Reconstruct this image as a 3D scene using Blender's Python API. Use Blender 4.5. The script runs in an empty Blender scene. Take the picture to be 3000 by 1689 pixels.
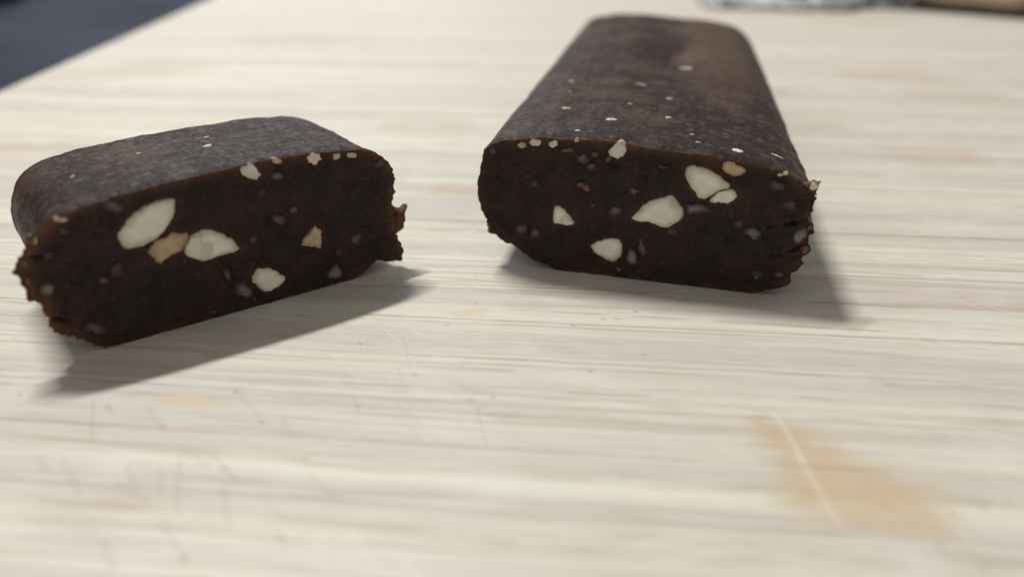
import bpy, bmesh, math, random
import numpy as np
from mathutils import Vector, Matrix, noise as mn
from mathutils.bvhtree import BVHTree
R = math.radians
C = bpy.context.scene.collection
scene = bpy.context.scene
CM = 0.01                                   # all layout numbers below are centimetres

# ------------------------------------------------------------------ camera
cd = bpy.data.cameras.new('camera')
cam = bpy.data.objects.new('camera', cd)
C.objects.link(cam)
cam.location = (0, 0, 3.3 * CM)
cam.rotation_euler = (R(90 - 26), 0, 0)
cd.sensor_width = 36
cd.lens = 18 / math.tan(R(32.5))
cd.clip_start = 0.002
cd.clip_end = 20
cd.dof.use_dof = True
cd.dof.focus_distance = 7.3 * CM
cd.dof.aperture_fstop = 17
scene.camera = cam

# ------------------------------------------------------------------ light: one ceiling lamp behind the bars, a dim room
w = bpy.data.worlds.new('World')
scene.world = w
w.use_nodes = True
w.node_tree.nodes['Background'].inputs[0].default_value = (1.0, 0.955, 0.925, 1)
w.node_tree.nodes['Background'].inputs[1].default_value = 0.31
ld = bpy.data.lights.new('ceiling_lamp', 'AREA')
ld.shape = 'RECTANGLE'                       # a tube light across the room
ld.size = 0.25
ld.size_y = 0.035
ld.energy = 7.2
ld.color = (0.985, 1.0, 0.96)
lamp = bpy.data.objects.new('ceiling_lamp', ld)
C.objects.link(lamp)
lamp.location = (-0.24, 0.42, 0.74)
lamp.rotation_euler = (Vector((0, 0.08, 0)) - lamp.location).to_track_quat('-Z', 'Y').to_euler()
wd = bpy.data.lights.new('window', 'AREA')               # daylight from a window across the room
wd.shape = 'RECTANGLE'
wd.size = 1.3
wd.size_y = 0.9
wd.energy = 5.5
wd.color = (0.90, 0.95, 1.0)
win = bpy.data.objects.new('window', wd)
C.objects.link(win)
win.location = (-0.7, 2.6, 0.85)
win.rotation_euler = (Vector((0, 0.1, 0)) - win.location).to_track_quat('-Z', 'Y').to_euler()
scene.cycles.max_bounces = 8
scene.cycles.diffuse_bounces = 3
scene.cycles.glossy_bounces = 3
scene.view_settings.view_transform = 'Standard'
scene.view_settings.look = 'None'
scene.view_settings.exposure = 0
scene.view_settings.gamma = 1

# ------------------------------------------------------------------ traced measurements (cm, in each cut face's own plane: across, up)
OUT_R = [(-0.772,1.074),(-0.748,1.15),(-0.679,1.207),(-0.574,1.252),(-0.352,1.284),(-0.149,1.314),(-0.02,1.305),(0.122,1.313),(0.416,1.329),(0.61,1.303),(0.883,1.283),(1.15,1.274),(1.413,1.258),(1.675,1.225),(1.909,1.178),(2.069,1.11),(2.155,1.036),(2.213,0.986),(2.259,0.97),(2.235,0.926),(2.209,0.846),(2.204,0.761),(2.256,0.709),(2.269,0.668),(2.231,0.62),(2.226,0.532),(2.26,0.492),(2.235,0.43),(2.182,0.394),(2.22,0.354),(2.198,0.283),(2.144,0.253),(2.144,0.162),(2.1,0.094),(1.959,0.051),(1.816,0.0),(1.692,-0.003),(1.553,0.0),(1.272,0.005),(0.985,0.002),(0.693,0.0),(0.47,0.008),(0.244,0.018),(0.061,0.008),(-0.031,0.004),(-0.125,0.05),(-0.297,0.086),(-0.407,0.172),(-0.501,0.21),(-0.595,0.248),(-0.627,0.293),(-0.666,0.313),(-0.697,0.35),(-0.728,0.411),(-0.766,0.471),(-0.796,0.563),(-0.817,0.703),(-0.823,0.811),(-0.797,0.951),(-0.78,1.043)]
OUT_L = [(-0.465,0.958),(-0.386,1.057),(-0.255,1.143),(-0.105,1.176),(0.078,1.212),(0.311,1.239),(0.551,1.26),(0.798,1.272),(1.056,1.285),(1.198,1.295),(1.508,1.293),(1.794,1.289),(2.091,1.266),(2.297,1.245),(2.463,1.181),(2.586,1.068),(2.621,0.927),(2.615,0.782),(2.591,0.681),(2.589,0.487),(2.585,0.378),(2.63,0.256),(2.659,0.158),(2.63,0.086),(2.489,0.089),(2.376,0.119),(2.233,0.056),(2.049,-0.005),(1.871,-0.032),(1.536,-0.004),(1.334,-0.0),(1.039,-0.01),(0.759,-0.006),(0.49,-0.002),(0.231,-0.004),(0.0,0.0),(-0.137,0.037),(-0.23,0.118),(-0.304,0.2),(-0.399,0.245),(-0.433,0.328),(-0.403,0.392),(-0.447,0.425),(-0.449,0.543),(-0.513,0.545),(-0.513,0.634),(-0.536,0.685),(-0.53,0.77),(-0.548,0.81),(-0.522,0.863),(-0.478,0.902)]
NUT_L = [('ivory',[(0.656,1.123),(0.653,1.061),(0.625,0.995),(0.569,0.916),(0.512,0.875),(0.463,0.832),(0.385,0.805),(0.301,0.789),(0.23,0.789),(0.19,0.827),(0.167,0.904),(0.183,0.945),(0.25,1.009),(0.308,1.066),(0.396,1.117),(0.479,1.134),(0.578,1.145)]),('tan',[(0.384,0.759),(0.452,0.816),(0.555,0.837),(0.705,0.829),(0.704,0.773),(0.656,0.728),(0.636,0.676),(0.54,0.663),(0.471,0.653),(0.439,0.614),(0.416,0.667),(0.384,0.713)]),('ivory',[(0.673,0.743),(0.715,0.789),(0.807,0.827),(0.891,0.803),(0.988,0.742),(1.05,0.678),(1.108,0.575),(1.068,0.556),(0.958,0.554),(0.867,0.549),(0.776,0.534),(0.73,0.575),(0.665,0.602),(0.641,0.656),(0.639,0.694)]),('flake',[(0.711,0.767),(0.79,0.774),(0.808,0.728),(0.872,0.689),(0.869,0.616),(0.805,0.551),(0.733,0.59),(0.661,0.628),(0.65,0.692),(0.688,0.735)]),('tan',[(1.799,0.649),(1.852,0.574),(1.851,0.47),(1.832,0.391),(1.774,0.427),(1.635,0.462),(1.65,0.51),(1.708,0.568)]),('ivory',[(1.161,0.299),(1.217,0.355),(1.321,0.337),(1.392,0.286),(1.462,0.215),(1.445,0.156),(1.351,0.13),(1.289,0.105),(1.216,0.148),(1.179,0.221),(1.143,0.242)]),('grey',[(0.996,0.263),(1.064,0.285),(1.134,0.244),(1.166,0.173),(1.135,0.119),(1.074,0.095),(1.004,0.137),(0.971,0.188)]),('chip',[(1.214,1.283),(1.289,1.305),(1.347,1.267),(1.364,1.19),(1.33,1.15),(1.252,1.175),(1.213,1.219)]),('chip',[(1.781,1.267),(1.834,1.295),(1.91,1.274),(1.924,1.218),(1.861,1.191),(1.794,1.213)]),('dull',[(1.2,0.057),(1.18,0.03),(1.141,0.028),(1.107,0.053),(1.096,0.089),(1.116,0.115),(1.154,0.118),(1.189,0.094)]),('grey',[(2.01,0.095),(1.98,0.041),(1.921,0.032),(1.867,0.073),(1.851,0.139),(1.88,0.193),(1.939,0.202),(1.993,0.162)]),('tan',[(2.115,1.219),(2.099,1.2),(2.063,1.197),(2.03,1.212),(2.019,1.236),(2.035,1.255),(2.07,1.258),(2.103,1.243)]),('tan',[(2.282,1.193),(2.261,1.172),(2.216,1.169),(2.174,1.187),(2.158,1.215),(2.178,1.236),(2.223,1.239),(2.266,1.221)]),('pink',[(2.544,1.075),(2.525,1.039),(2.483,1.03),(2.445,1.054),(2.432,1.096),(2.452,1.132),(2.492,1.142),(2.531,1.118)]),('tan',[(1.573,1.274),(1.556,1.258),(1.522,1.257),(1.489,1.271),(1.478,1.291),(1.494,1.307),(1.528,1.308),(1.561,1.295)]),('tan',[(-0.129,1.127),(-0.146,1.117),(-0.182,1.119),(-0.215,1.133),(-0.226,1.15),(-0.209,1.16),(-0.173,1.158),(-0.14,1.144)]),('tan',[(-0.346,1.01),(-0.36,0.987),(-0.383,0.982),(-0.401,0.997),(-0.404,1.024),(-0.389,1.047),(-0.367,1.052),(-0.348,1.037)]),('pink',[(1.567,1.141),(1.546,1.121),(1.503,1.12),(1.463,1.138),(1.449,1.164),(1.469,1.184),(1.512,1.186),(1.553,1.168)]),('grey',[(-0.328,0.597),(-0.357,0.545),(-0.401,0.532),(-0.434,0.568),(-0.436,0.629),(-0.407,0.681),(-0.364,0.694),(-0.331,0.659)]),('pink',[(-0.06,0.178),(-0.09,0.146),(-0.145,0.148),(-0.194,0.181),(-0.207,0.226),(-0.177,0.257),(-0.123,0.256),(-0.074,0.223)]),('pink',[(0.04,0.574),(0.021,0.553),(-0.014,0.552),(-0.045,0.572),(-0.053,0.6),(-0.035,0.621),(0.001,0.622),(0.032,0.603)]),('dull',[(0.15,0.636),(0.134,0.609),(0.106,0.604),(0.083,0.623),(0.079,0.656),(0.095,0.682),(0.123,0.688),(0.146,0.669)]),('dull',[(-0.275,0.875),(-0.293,0.848),(-0.323,0.842),(-0.347,0.862),(-0.351,0.895),(-0.333,0.922),(-0.304,0.927),(-0.28,0.908)]),('dull',[(-0.117,1.043),(-0.139,1.021),(-0.182,1.021),(-0.221,1.041),(-0.232,1.07),(-0.209,1.091),(-0.167,1.092),(-0.128,1.072)]),('pink',[(0.286,1.137),(0.257,1.109),(0.2,1.108),(0.149,1.133),(0.134,1.171),(0.163,1.198),(0.219,1.2),(0.27,1.175)]),('pink',[(1.509,0.756),(1.49,0.732),(1.451,0.729),(1.416,0.749),(1.404,0.78),(1.423,0.803),(1.461,0.806),(1.497,0.787)]),('pink',[(1.659,0.806),(1.642,0.792),(1.606,0.794),(1.572,0.808),(1.559,0.828),(1.576,0.841),(1.612,0.84),(1.646,0.825)]),('dull',[(1.258,0.633),(1.241,0.612),(1.206,0.61),(1.175,0.628),(1.164,0.656),(1.182,0.677),(1.216,0.679),(1.248,0.66)]),('pink',[(2.259,0.391),(2.23,0.349),(2.17,0.344),(2.115,0.378),(2.096,0.431),(2.124,0.473),(2.183,0.479),(2.239,0.445)]),('pink',[(0.979,0.349),(0.965,0.305),(0.944,0.29),(0.93,0.315),(0.93,0.363),(0.944,0.407),(0.965,0.422),(0.979,0.398)]),('dull',[(2.022,0.3),(2.011,0.281),(1.99,0.278),(1.97,0.292),(1.963,0.315),(1.974,0.333),(1.996,0.337),(2.016,0.323)]),('pink',[(1.435,0.338),(1.423,0.329),(1.398,0.331),(1.375,0.342),(1.366,0.356),(1.378,0.365),(1.402,0.363),(1.426,0.352)]),('dull',[(0.587,0.281),(0.573,0.266),(0.546,0.266),(0.522,0.281),(0.515,0.303),(0.528,0.318),(0.555,0.318),(0.58,0.303)]),('dull',[(0.823,0.047),(0.803,0.026),(0.764,0.028),(0.729,0.05),(0.718,0.079),(0.738,0.1),(0.776,0.098),(0.811,0.077)]),('dull',[(1.377,1.018),(1.363,1.002),(1.337,1.0),(1.312,1.013),(1.304,1.033),(1.318,1.049),(1.344,1.051),(1.369,1.038)]),('pink',[(1.35,-0.031),(1.336,-0.045),(1.308,-0.044),(1.282,-0.028),(1.273,-0.007),(1.287,0.007),(1.315,0.006),(1.341,-0.01)]),('orange',[(-0.462,0.694),(-0.478,0.667),(-0.501,0.661),(-0.519,0.679),(-0.52,0.711),(-0.505,0.737),(-0.482,0.744),(-0.464,0.726)]),('orange',[(-0.37,1.009),(-0.385,0.977),(-0.407,0.967),(-0.422,0.986),(-0.422,1.022),(-0.407,1.054),(-0.385,1.063),(-0.369,1.045)]),('orange',[(-0.459,0.848),(-0.473,0.825),(-0.494,0.82),(-0.51,0.835),(-0.511,0.862),(-0.498,0.885),(-0.477,0.891),(-0.461,0.876)])]
NUT_R = [('ivory',[(1.113,1.107),(1.129,1.15),(1.186,1.172),(1.28,1.163),(1.349,1.128),(1.432,1.093),(1.504,1.03),(1.534,0.997),(1.421,0.951),(1.367,0.896),(1.324,0.863),(1.255,0.877),(1.21,0.931),(1.163,0.998),(1.125,1.051)]),('ivory',[(1.537,0.995),(1.563,0.976),(1.595,0.925),(1.573,0.895),(1.519,0.846),(1.445,0.853),(1.394,0.836),(1.355,0.847),(1.374,0.895),(1.427,0.947)]),('ivory',[(0.662,0.609),(0.72,0.69),(0.785,0.772),(0.864,0.824),(0.971,0.864),(1.032,0.877),(1.069,0.844),(1.115,0.791),(1.154,0.736),(1.14,0.66),(1.077,0.601),(1.005,0.548),(0.94,0.563),(0.84,0.59),(0.727,0.593)]),('grey',[(1.114,0.827),(1.192,0.835),(1.275,0.821),(1.344,0.799),(1.362,0.758),(1.324,0.732),(1.242,0.745),(1.19,0.717),(1.159,0.758)]),('ivory',[(-0.075,0.592),(-0.055,0.663),(-0.01,0.683),(0.043,0.635),(0.104,0.564),(0.151,0.507),(0.077,0.483),(0.002,0.491),(-0.065,0.483)]),('flake',[(0.008,0.551),(0.044,0.586),(0.105,0.549),(0.133,0.499),(0.065,0.482),(0.012,0.5)]),('ivory',[(0.3,0.288),(0.35,0.342),(0.422,0.374),(0.508,0.399),(0.574,0.399),(0.606,0.348),(0.616,0.295),(0.599,0.213),(0.537,0.158),(0.477,0.166),(0.401,0.197),(0.34,0.237)]),('grey',[(0.634,0.249),(0.673,0.314),(0.731,0.324),(0.778,0.267),(0.77,0.171),(0.714,0.132),(0.655,0.148),(0.626,0.193)]),('pink',[(0.737,0.434),(0.794,0.44),(0.828,0.367),(0.848,0.291),(0.807,0.255),(0.767,0.313)]),('chip',[(0.526,1.338),(0.561,1.32),(0.585,1.259),(0.561,1.207),(0.507,1.184),(0.443,1.197),(0.427,1.239),(0.453,1.279),(0.492,1.314)]),('chip',[(-0.308,1.265),(-0.265,1.298),(-0.214,1.294),(-0.192,1.253),(-0.22,1.215),(-0.293,1.23)]),('chip',[(-0.12,1.27),(-0.084,1.304),(-0.048,1.3),(-0.04,1.258),(-0.075,1.226),(-0.111,1.231)]),('tan',[(1.429,1.176),(1.443,1.222),(1.493,1.237),(1.548,1.214),(1.629,1.18),(1.64,1.147),(1.587,1.1),(1.522,1.101),(1.46,1.131)]),('grey',[(2.185,0.673),(2.179,0.585),(2.155,0.531),(2.112,0.541),(2.11,0.592),(2.138,0.646)]),('tan',[(-0.342,1.234),(-0.355,1.212),(-0.389,1.201),(-0.422,1.207),(-0.436,1.226),(-0.422,1.248),(-0.389,1.259),(-0.356,1.253)]),('tan',[(0.162,1.307),(0.155,1.294),(0.137,1.288),(0.119,1.291),(0.111,1.303),(0.118,1.315),(0.136,1.322),(0.154,1.318)]),('orange',[(0.111,1.22),(0.092,1.186),(0.041,1.168),(-0.01,1.177),(-0.032,1.208),(-0.011,1.242),(0.039,1.26),(0.089,1.251)]),('pink',[(-0.609,1.154),(-0.623,1.128),(-0.658,1.114),(-0.692,1.122),(-0.705,1.146),(-0.691,1.172),(-0.657,1.185),(-0.623,1.178)]),('tan',[(1.995,1.161),(1.982,1.146),(1.946,1.137),(1.908,1.14),(1.891,1.152),(1.905,1.166),(1.941,1.175),(1.978,1.173)]),('dull',[(1.991,1.062),(1.976,1.029),(1.932,1.012),(1.884,1.02),(1.861,1.049),(1.876,1.082),(1.92,1.099),(1.967,1.091)]),('grey',[(1.83,0.603),(1.817,0.556),(1.775,0.532),(1.729,0.546),(1.704,0.589),(1.717,0.637),(1.759,0.66),(1.805,0.646)]),('dull',[(1.898,0.191),(1.888,0.165),(1.858,0.151),(1.824,0.157),(1.808,0.179),(1.818,0.204),(1.849,0.218),(1.882,0.212)]),('dull',[(0.973,1.134),(0.96,1.114),(0.924,1.104),(0.887,1.108),(0.871,1.125),(0.885,1.144),(0.92,1.154),(0.957,1.15)]),('pink',[(0.743,0.885),(0.726,0.859),(0.682,0.844),(0.635,0.85),(0.615,0.873),(0.632,0.899),(0.677,0.914),(0.723,0.908)]),('pink',[(0.232,0.903),(0.218,0.887),(0.181,0.877),(0.144,0.88),(0.128,0.893),(0.143,0.909),(0.18,0.918),(0.216,0.916)]),('orange',[(0.282,0.873),(0.271,0.849),(0.241,0.837),(0.21,0.843),(0.196,0.865),(0.208,0.889),(0.238,0.902),(0.269,0.895)]),('dull',[(-0.224,0.867),(-0.234,0.845),(-0.259,0.834),(-0.285,0.84),(-0.295,0.86),(-0.285,0.883),(-0.26,0.894),(-0.234,0.887)]),('dull',[(-0.28,0.937),(-0.289,0.917),(-0.312,0.907),(-0.335,0.913),(-0.345,0.931),(-0.336,0.951),(-0.313,0.961),(-0.289,0.955)]),('pink',[(0.244,1.159),(0.228,1.129),(0.186,1.114),(0.144,1.122),(0.125,1.149),(0.142,1.179),(0.183,1.194),(0.226,1.186)]),('pink',[(0.358,1.204),(0.345,1.183),(0.312,1.172),(0.277,1.178),(0.263,1.197),(0.276,1.218),(0.309,1.229),(0.343,1.223)]),('pink',[(0.48,1.165),(0.469,1.142),(0.44,1.13),(0.41,1.137),(0.397,1.158),(0.408,1.181),(0.437,1.193),(0.467,1.186)]),('pink',[(0.595,0.692),(0.579,0.663),(0.538,0.647),(0.495,0.654),(0.476,0.68),(0.492,0.709),(0.533,0.725),(0.576,0.718)]),('dull',[(1.105,0.533),(1.092,0.509),(1.058,0.495),(1.022,0.501),(1.005,0.522),(1.018,0.547),(1.052,0.561),(1.088,0.555)]),('pink',[(-0.183,0.376),(-0.199,0.342),(-0.237,0.325),(-0.277,0.333),(-0.293,0.363),(-0.277,0.396),(-0.239,0.414),(-0.199,0.405)]),('pink',[(-0.327,0.407),(-0.342,0.374),(-0.376,0.357),(-0.412,0.366),(-0.426,0.396),(-0.412,0.429),(-0.377,0.446),(-0.342,0.437)]),('dull',[(1.652,0.683),(1.647,0.671),(1.633,0.665),(1.617,0.668),(1.61,0.679),(1.615,0.691),(1.629,0.697),(1.644,0.694)]),('dull',[(0.79,0.094),(0.787,0.08),(0.777,0.073),(0.766,0.077),(0.761,0.09),(0.764,0.104),(0.774,0.111),(0.785,0.107)]),('pink',[(0.646,0.099),(0.634,0.068),(0.602,0.052),(0.568,0.06),(0.552,0.087),(0.564,0.118),(0.597,0.135),(0.631,0.127)]),('dull',[(0.361,0.721),(0.35,0.694),(0.32,0.68),(0.289,0.688),(0.275,0.712),(0.286,0.739),(0.316,0.753),(0.347,0.745)]),('dull',[(2.084,0.89),(2.074,0.865),(2.044,0.852),(2.01,0.858),(1.994,0.88),(2.004,0.905),(2.034,0.918),(2.067,0.912)]),('pink',[(0.321,1.094),(0.312,1.072),(0.288,1.062),(0.264,1.068),(0.253,1.088),(0.262,1.109),(0.286,1.12),(0.31,1.113)]),('grey',[(1.87,0.171),(1.866,0.156),(1.851,0.147),(1.835,0.152),(1.827,0.166),(1.832,0.182),(1.846,0.19),(1.862,0.186)]),('dull',[(0.981,0.078),(0.971,0.061),(0.945,0.051),(0.918,0.054),(0.906,0.069),(0.916,0.086),(0.942,0.096),(0.969,0.093)]),('pink',[(-0.676,0.4),(-0.685,0.377),(-0.705,0.365),(-0.725,0.372),(-0.733,0.394),(-0.724,0.418),(-0.704,0.43),(-0.684,0.422)]),('chip',[(2.246,1.079),(2.239,1.053),(2.215,1.04),(2.188,1.048),(2.174,1.072),(2.18,1.097),(2.204,1.11),(2.232,1.102)]),('orange',[(2.264,0.497),(2.256,0.465),(2.228,0.449),(2.196,0.458),(2.179,0.487),(2.187,0.519),(2.215,0.535),(2.247,0.526)]),('orange',[(2.266,0.706),(2.26,0.683),(2.239,0.671),(2.214,0.677),(2.202,0.698),(2.208,0.721),(2.229,0.733),(2.253,0.726)]),('pink',[(2.103,0.227),(2.093,0.198),(2.059,0.182),(2.021,0.189),(2.002,0.214),(2.013,0.244),(2.048,0.26),(2.085,0.253)])]
CRACK_R = [[(1.89,0.664),(1.962,0.69),(2.027,0.705),(2.09,0.725),(2.2,0.763)],[(1.911,0.379),(2.033,0.421),(2.096,0.46),(2.157,0.496),(2.204,0.52)],[(2.117,1.044),(2.178,1.014),(2.22,0.947)],[(-0.732,0.415),(-0.675,0.386),(-0.573,0.304)],[(2.137,0.407),(2.169,0.421),(2.235,0.424)]]
CRACK_L = [[(-0.438,0.894),(-0.397,0.892),(-0.365,0.875)],[(-0.192,0.777),(-0.149,0.774)],[(-0.398,0.384),(-0.36,0.354),(-0.308,0.318)],[(2.56,0.392),(2.575,0.354),(2.59,0.304)]]
CRUMB_L = [(2.57,0.527),(2.616,0.629),(2.665,0.59),(2.732,0.587),(2.773,0.612),(2.744,0.579),(2.735,0.535),(2.752,0.485),(2.727,0.422),(2.711,0.362),(2.653,0.335),(2.634,0.314),(2.599,0.348),(2.56,0.392)]
CRUMB_R1 = [(2.112,1.075),(2.153,1.096),(2.207,1.11),(2.245,1.096),(2.265,1.113),(2.25,1.088),(2.251,1.057),(2.242,1.012),(2.256,0.977),(2.216,0.973),(2.174,0.987),(2.13,1.01)]
CRUMB_R2 = [(-0.738,0.344),(-0.71,0.353),(-0.676,0.333),(-0.67,0.302),(-0.705,0.301),(-0.739,0.315)]
CRUMB_R3 = [(-0.821,0.829),(-0.799,0.801),(-0.794,0.762),(-0.805,0.75)]
CRUMB_L2 = [(-0.527,0.754),(-0.487,0.717),(-0.474,0.652),(-0.474,0.589),(-0.516,0.544),(-0.518,0.629),(-0.545,0.69)]
CRUMB_L3 = [(-0.54,0.844),(-0.484,0.889),(-0.438,0.834),(-0.458,0.779),(-0.519,0.787),(-0.541,0.81)]
FLECK_R = [('chip',(0.962,7.725),0.05729982110062457),('tan',(0.563,8.299),0.05759421421504254),('tan',(0.644,9.056),0.02576770699463969),('tan',(1.507,9.401),0.0654846619228497),('tan',(2.286,10.691),0.13200207388418173),('chip',(1.997,6.971),0.0655586558911241),('tan',(2.42,7.098),0.05840814786606101),('tan',(1.712,8.778),0.05080417947927347),('tan',(0.709,9.618),0.046794260364338536),('chip',(1.563,7.971),0.03644420566832971),('pink',(0.824,8.265),0.06767084734913897),('chip',(0.61,7.364),0.030321699405709977),('tan',(1.687,7.114),0.03302742536859977),('tan',(1.237,8.402),0.031096459779406695),('pink',(2.186,8.763),0.04395479129301692),('grey',(2.24,8.003),0.050776876892049225),('pink',(0.987,10.327),0.0836567100137701),('pink',(1.029,9.152),0.055976239154753506),('tan',(1.689,7.408),0.028008893285047375)]
FLECK_L = [('pink',(-3.534,5.76),0.033),('grey',(-3.585,6.156),0.043),('pink',(-3.481,6.11),0.051),('tan',(-3.601,6.323),0.026),('grey',(-3.319,6.372),0.024),('pink',(-3.402,6.575),0.053),('grey',(-3.147,6.472),0.026),('pink',(-2.959,6.372),0.051),('tan',(-2.709,6.988),0.063),('tan',(-2.81,7.258),0.037),('grey',(-3.237,5.739),0.04),('pink',(-3.803,5.931),0.029),('grey',(-2.996,7.046),0.04),('tan',(-3.26,6.818),0.027),('pink',(-3.224,7.136),0.056),('grey',(-2.712,6.601),0.034)]
STAIN = [(1.719,4.758),(1.735,4.417),(1.719,4.039),(1.729,3.731),(1.838,3.669),(2.274,3.583),(2.505,3.808),(2.249,4.053),(2.071,4.337)]
SCR_W = [(1.865,4.758),(1.888,4.499),(1.89,4.111),(1.9,3.769),(1.915,3.619)]
SMALLSTAIN = [(-0.525,6.304),(-0.187,6.368),(-0.202,6.498),(-0.506,6.192),(-0.379,6.192)]
YELL = [(-2.67,4.969),(-2.104,4.891),(-2.614,4.866)]
DOTS = [(0.607,5.309),(-0.746,5.261),(0.524,6.047),(1.054,5.56),(-1.245,5.74),(-0.139,4.952),(-0.303,4.926),(-0.555,6.059),(0.797,6.167),(0.913,6.167),(1.093,6.304),(-0.326,6.445),(2.821,3.763),(2.62,3.718),(2.424,3.455),(2.585,3.29),(-2.05,5.022),(-1.753,4.645),(-2.9,4.815),(-2.423,4.598),(-1.846,4.134),(-1.333,3.511),(-1.823,3.357),(-0.237,4.803),(-1.112,4.84),(-3.628,4.982)]
MARKS = [[(-2.161,4.298),(-1.942,4.154)],[(-1.947,4.246),(-1.736,4.026)],[(-2.183,4.267),(-1.996,3.717)],[(-2.005,4.995),(-1.74,4.621)],[(-2.93,4.866),(-2.851,4.753)],[(-2.243,4.104),(-2.167,3.895)],[(-2.071,3.666),(-1.803,3.335)],[(-2.336,3.503),(-2.168,3.276)],[(-3.055,4.917),(-2.838,4.439)],[(-1.812,3.988),(-1.651,3.6)],[(-2.647,4.84),(-2.405,4.552)],[(-1.499,3.804),(-1.332,3.666)],[(-1.605,4.693),(-1.556,4.552)],[(-1.169,4.995),(-1.095,4.741)],[(-1.281,4.065),(-1.061,3.84)],[(-3.13,4.267),(-2.99,4.124)],[(-2.459,3.988),(-2.178,3.787)],[(-1.385,3.6),(-1.283,3.471)],[(-2.476,4.144),(-2.273,3.84)],[(-2.916,4.205),(-2.653,3.876)]]
LINES = [[(-3.131,3.859),(-1.621,3.699)],[(-1.621,3.699),(0.0,3.469)],[(-3.499,4.502),(-1.336,4.224)],[(-2.459,5.548),(0.0,5.316)],[(-1.289,5.145),(1.003,4.961)],[(-2.762,3.214),(-1.649,3.19)],[(2.326,6.515),(4.556,6.347)],[(3.075,6.447),(4.463,6.186)],[(2.827,5.122),(3.828,5.075)],[(0.0,6.347),(3.17,5.941)],[(-5.177,7.431),(-4.534,7.389)],[(-1.164,7.104),(1.262,6.654)],[(-4.652,6.515),(-4.134,6.413)],[(3.021,7.183),(4.266,6.987)],[(-1.295,6.873),(0.626,6.584)],[(-0.404,5.443),(1.569,5.242)],[(0.852,3.97),(2.898,3.813)],[(-1.511,8.287),(-0.299,8.166)]]
KNOTS = [(-7.792,17.291),(-7.583,17.865),(-8.69,16.75),(-5.766,21.63),(-6.261,11.408),(-6.91,11.32),(4.351,15.151),(7.709,16.75),(6.008,10.982),(-0.595,9.524),(3.215,17.107),(10.09,24.823),(-1.362,12.663),(4.631,12.663),(8.175,14.864)]

# ------------------------------------------------------------------ node helpers
class NT:
    def __init__(s, m):
        s.t = m
        s.n = m.nodes
        s.l = m.links
    def new(s, typ, ins=None, **kw):
        x = s.n.new(typ)
        for k, v in kw.items():
            setattr(x, k, v)
        for k, v in (ins or {}).items():
            s.put(x.inputs[k], v)
        return x
    def put(s, sock, v):
        if isinstance(v, bpy.types.NodeSocket):
            s.l.new(v, sock)
        elif isinstance(v, (tuple, list)) and sock.type == 'RGBA' and len(v) == 3:
            sock.default_value = (*v, 1)
        else:
            sock.default_value = v
    def math(s, op, a, b=0.0, c=0.0, clamp=False):
        return s.new('ShaderNodeMath', {0: a, 1: b, 2: c}, operation=op, use_clamp=clamp).outputs[0]
    def vm(s, op, a, b=None, out=0):
        d = {0: a}
        if b is not None:
            d[1] = b
        return s.new('ShaderNodeVectorMath', d, operation=op).outputs[out]
    def mix(s, f, a, b, blend='MIX'):
        x = s.new('ShaderNodeMix', data_type='RGBA', blend_type=blend)
        s.put(x.inputs[0], f); s.put(x.inputs[6], a); s.put(x.inputs[7], b)
        return x.outputs[2]
    def noise(s, vec, scale, detail=3, rough=0.5, dist=0.0, col=False, dim='3D'):
        x = s.new('ShaderNodeTexNoise', noise_dimensions=dim, ins={'Vector': vec, 'Scale': scale, 'Detail': detail, 'Roughness': rough, 'Distortion': dist})
        return x.outputs[1 if col else 0]
    def noise2(s, *a, **k):
        return s.noise(*a, dim='2D', **k)
    def ramp(s, f, a, b, lo=0.0, hi=1.0):
        return s.new('ShaderNodeMapRange', {0: f, 1: a, 2: b, 3: lo, 4: hi}, interpolation_type='SMOOTHSTEP').outputs[0]
    def scale(s, vec, sc):
        return s.vm('MULTIPLY', vec, sc)
    def add(s, *v):
        r = v[0]
        for x in v[1:]:
            r = s.math('ADD', r, x)
        return r
    def mul(s, a, b):
        return s.math('MULTIPLY', a, b)

def material(name):
    m = bpy.data.materials.new(name)
    m.use_nodes = True
    nt = NT(m.node_tree)
    b = nt.n['Principled BSDF']
    return m, nt, b

def ocm(nt):                                 # object coordinates in cm
    return nt.scale(nt.new('ShaderNodeTexCoord').outputs['Object'], (100, 100, 100))

def bump(nt, b, h, dist, strength=1.0):
    x = nt.new('ShaderNodeBump', {'Strength': strength, 'Distance': dist, 'Height': h})
    nt.put(b.inputs['Normal'], x.outputs[0])

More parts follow.
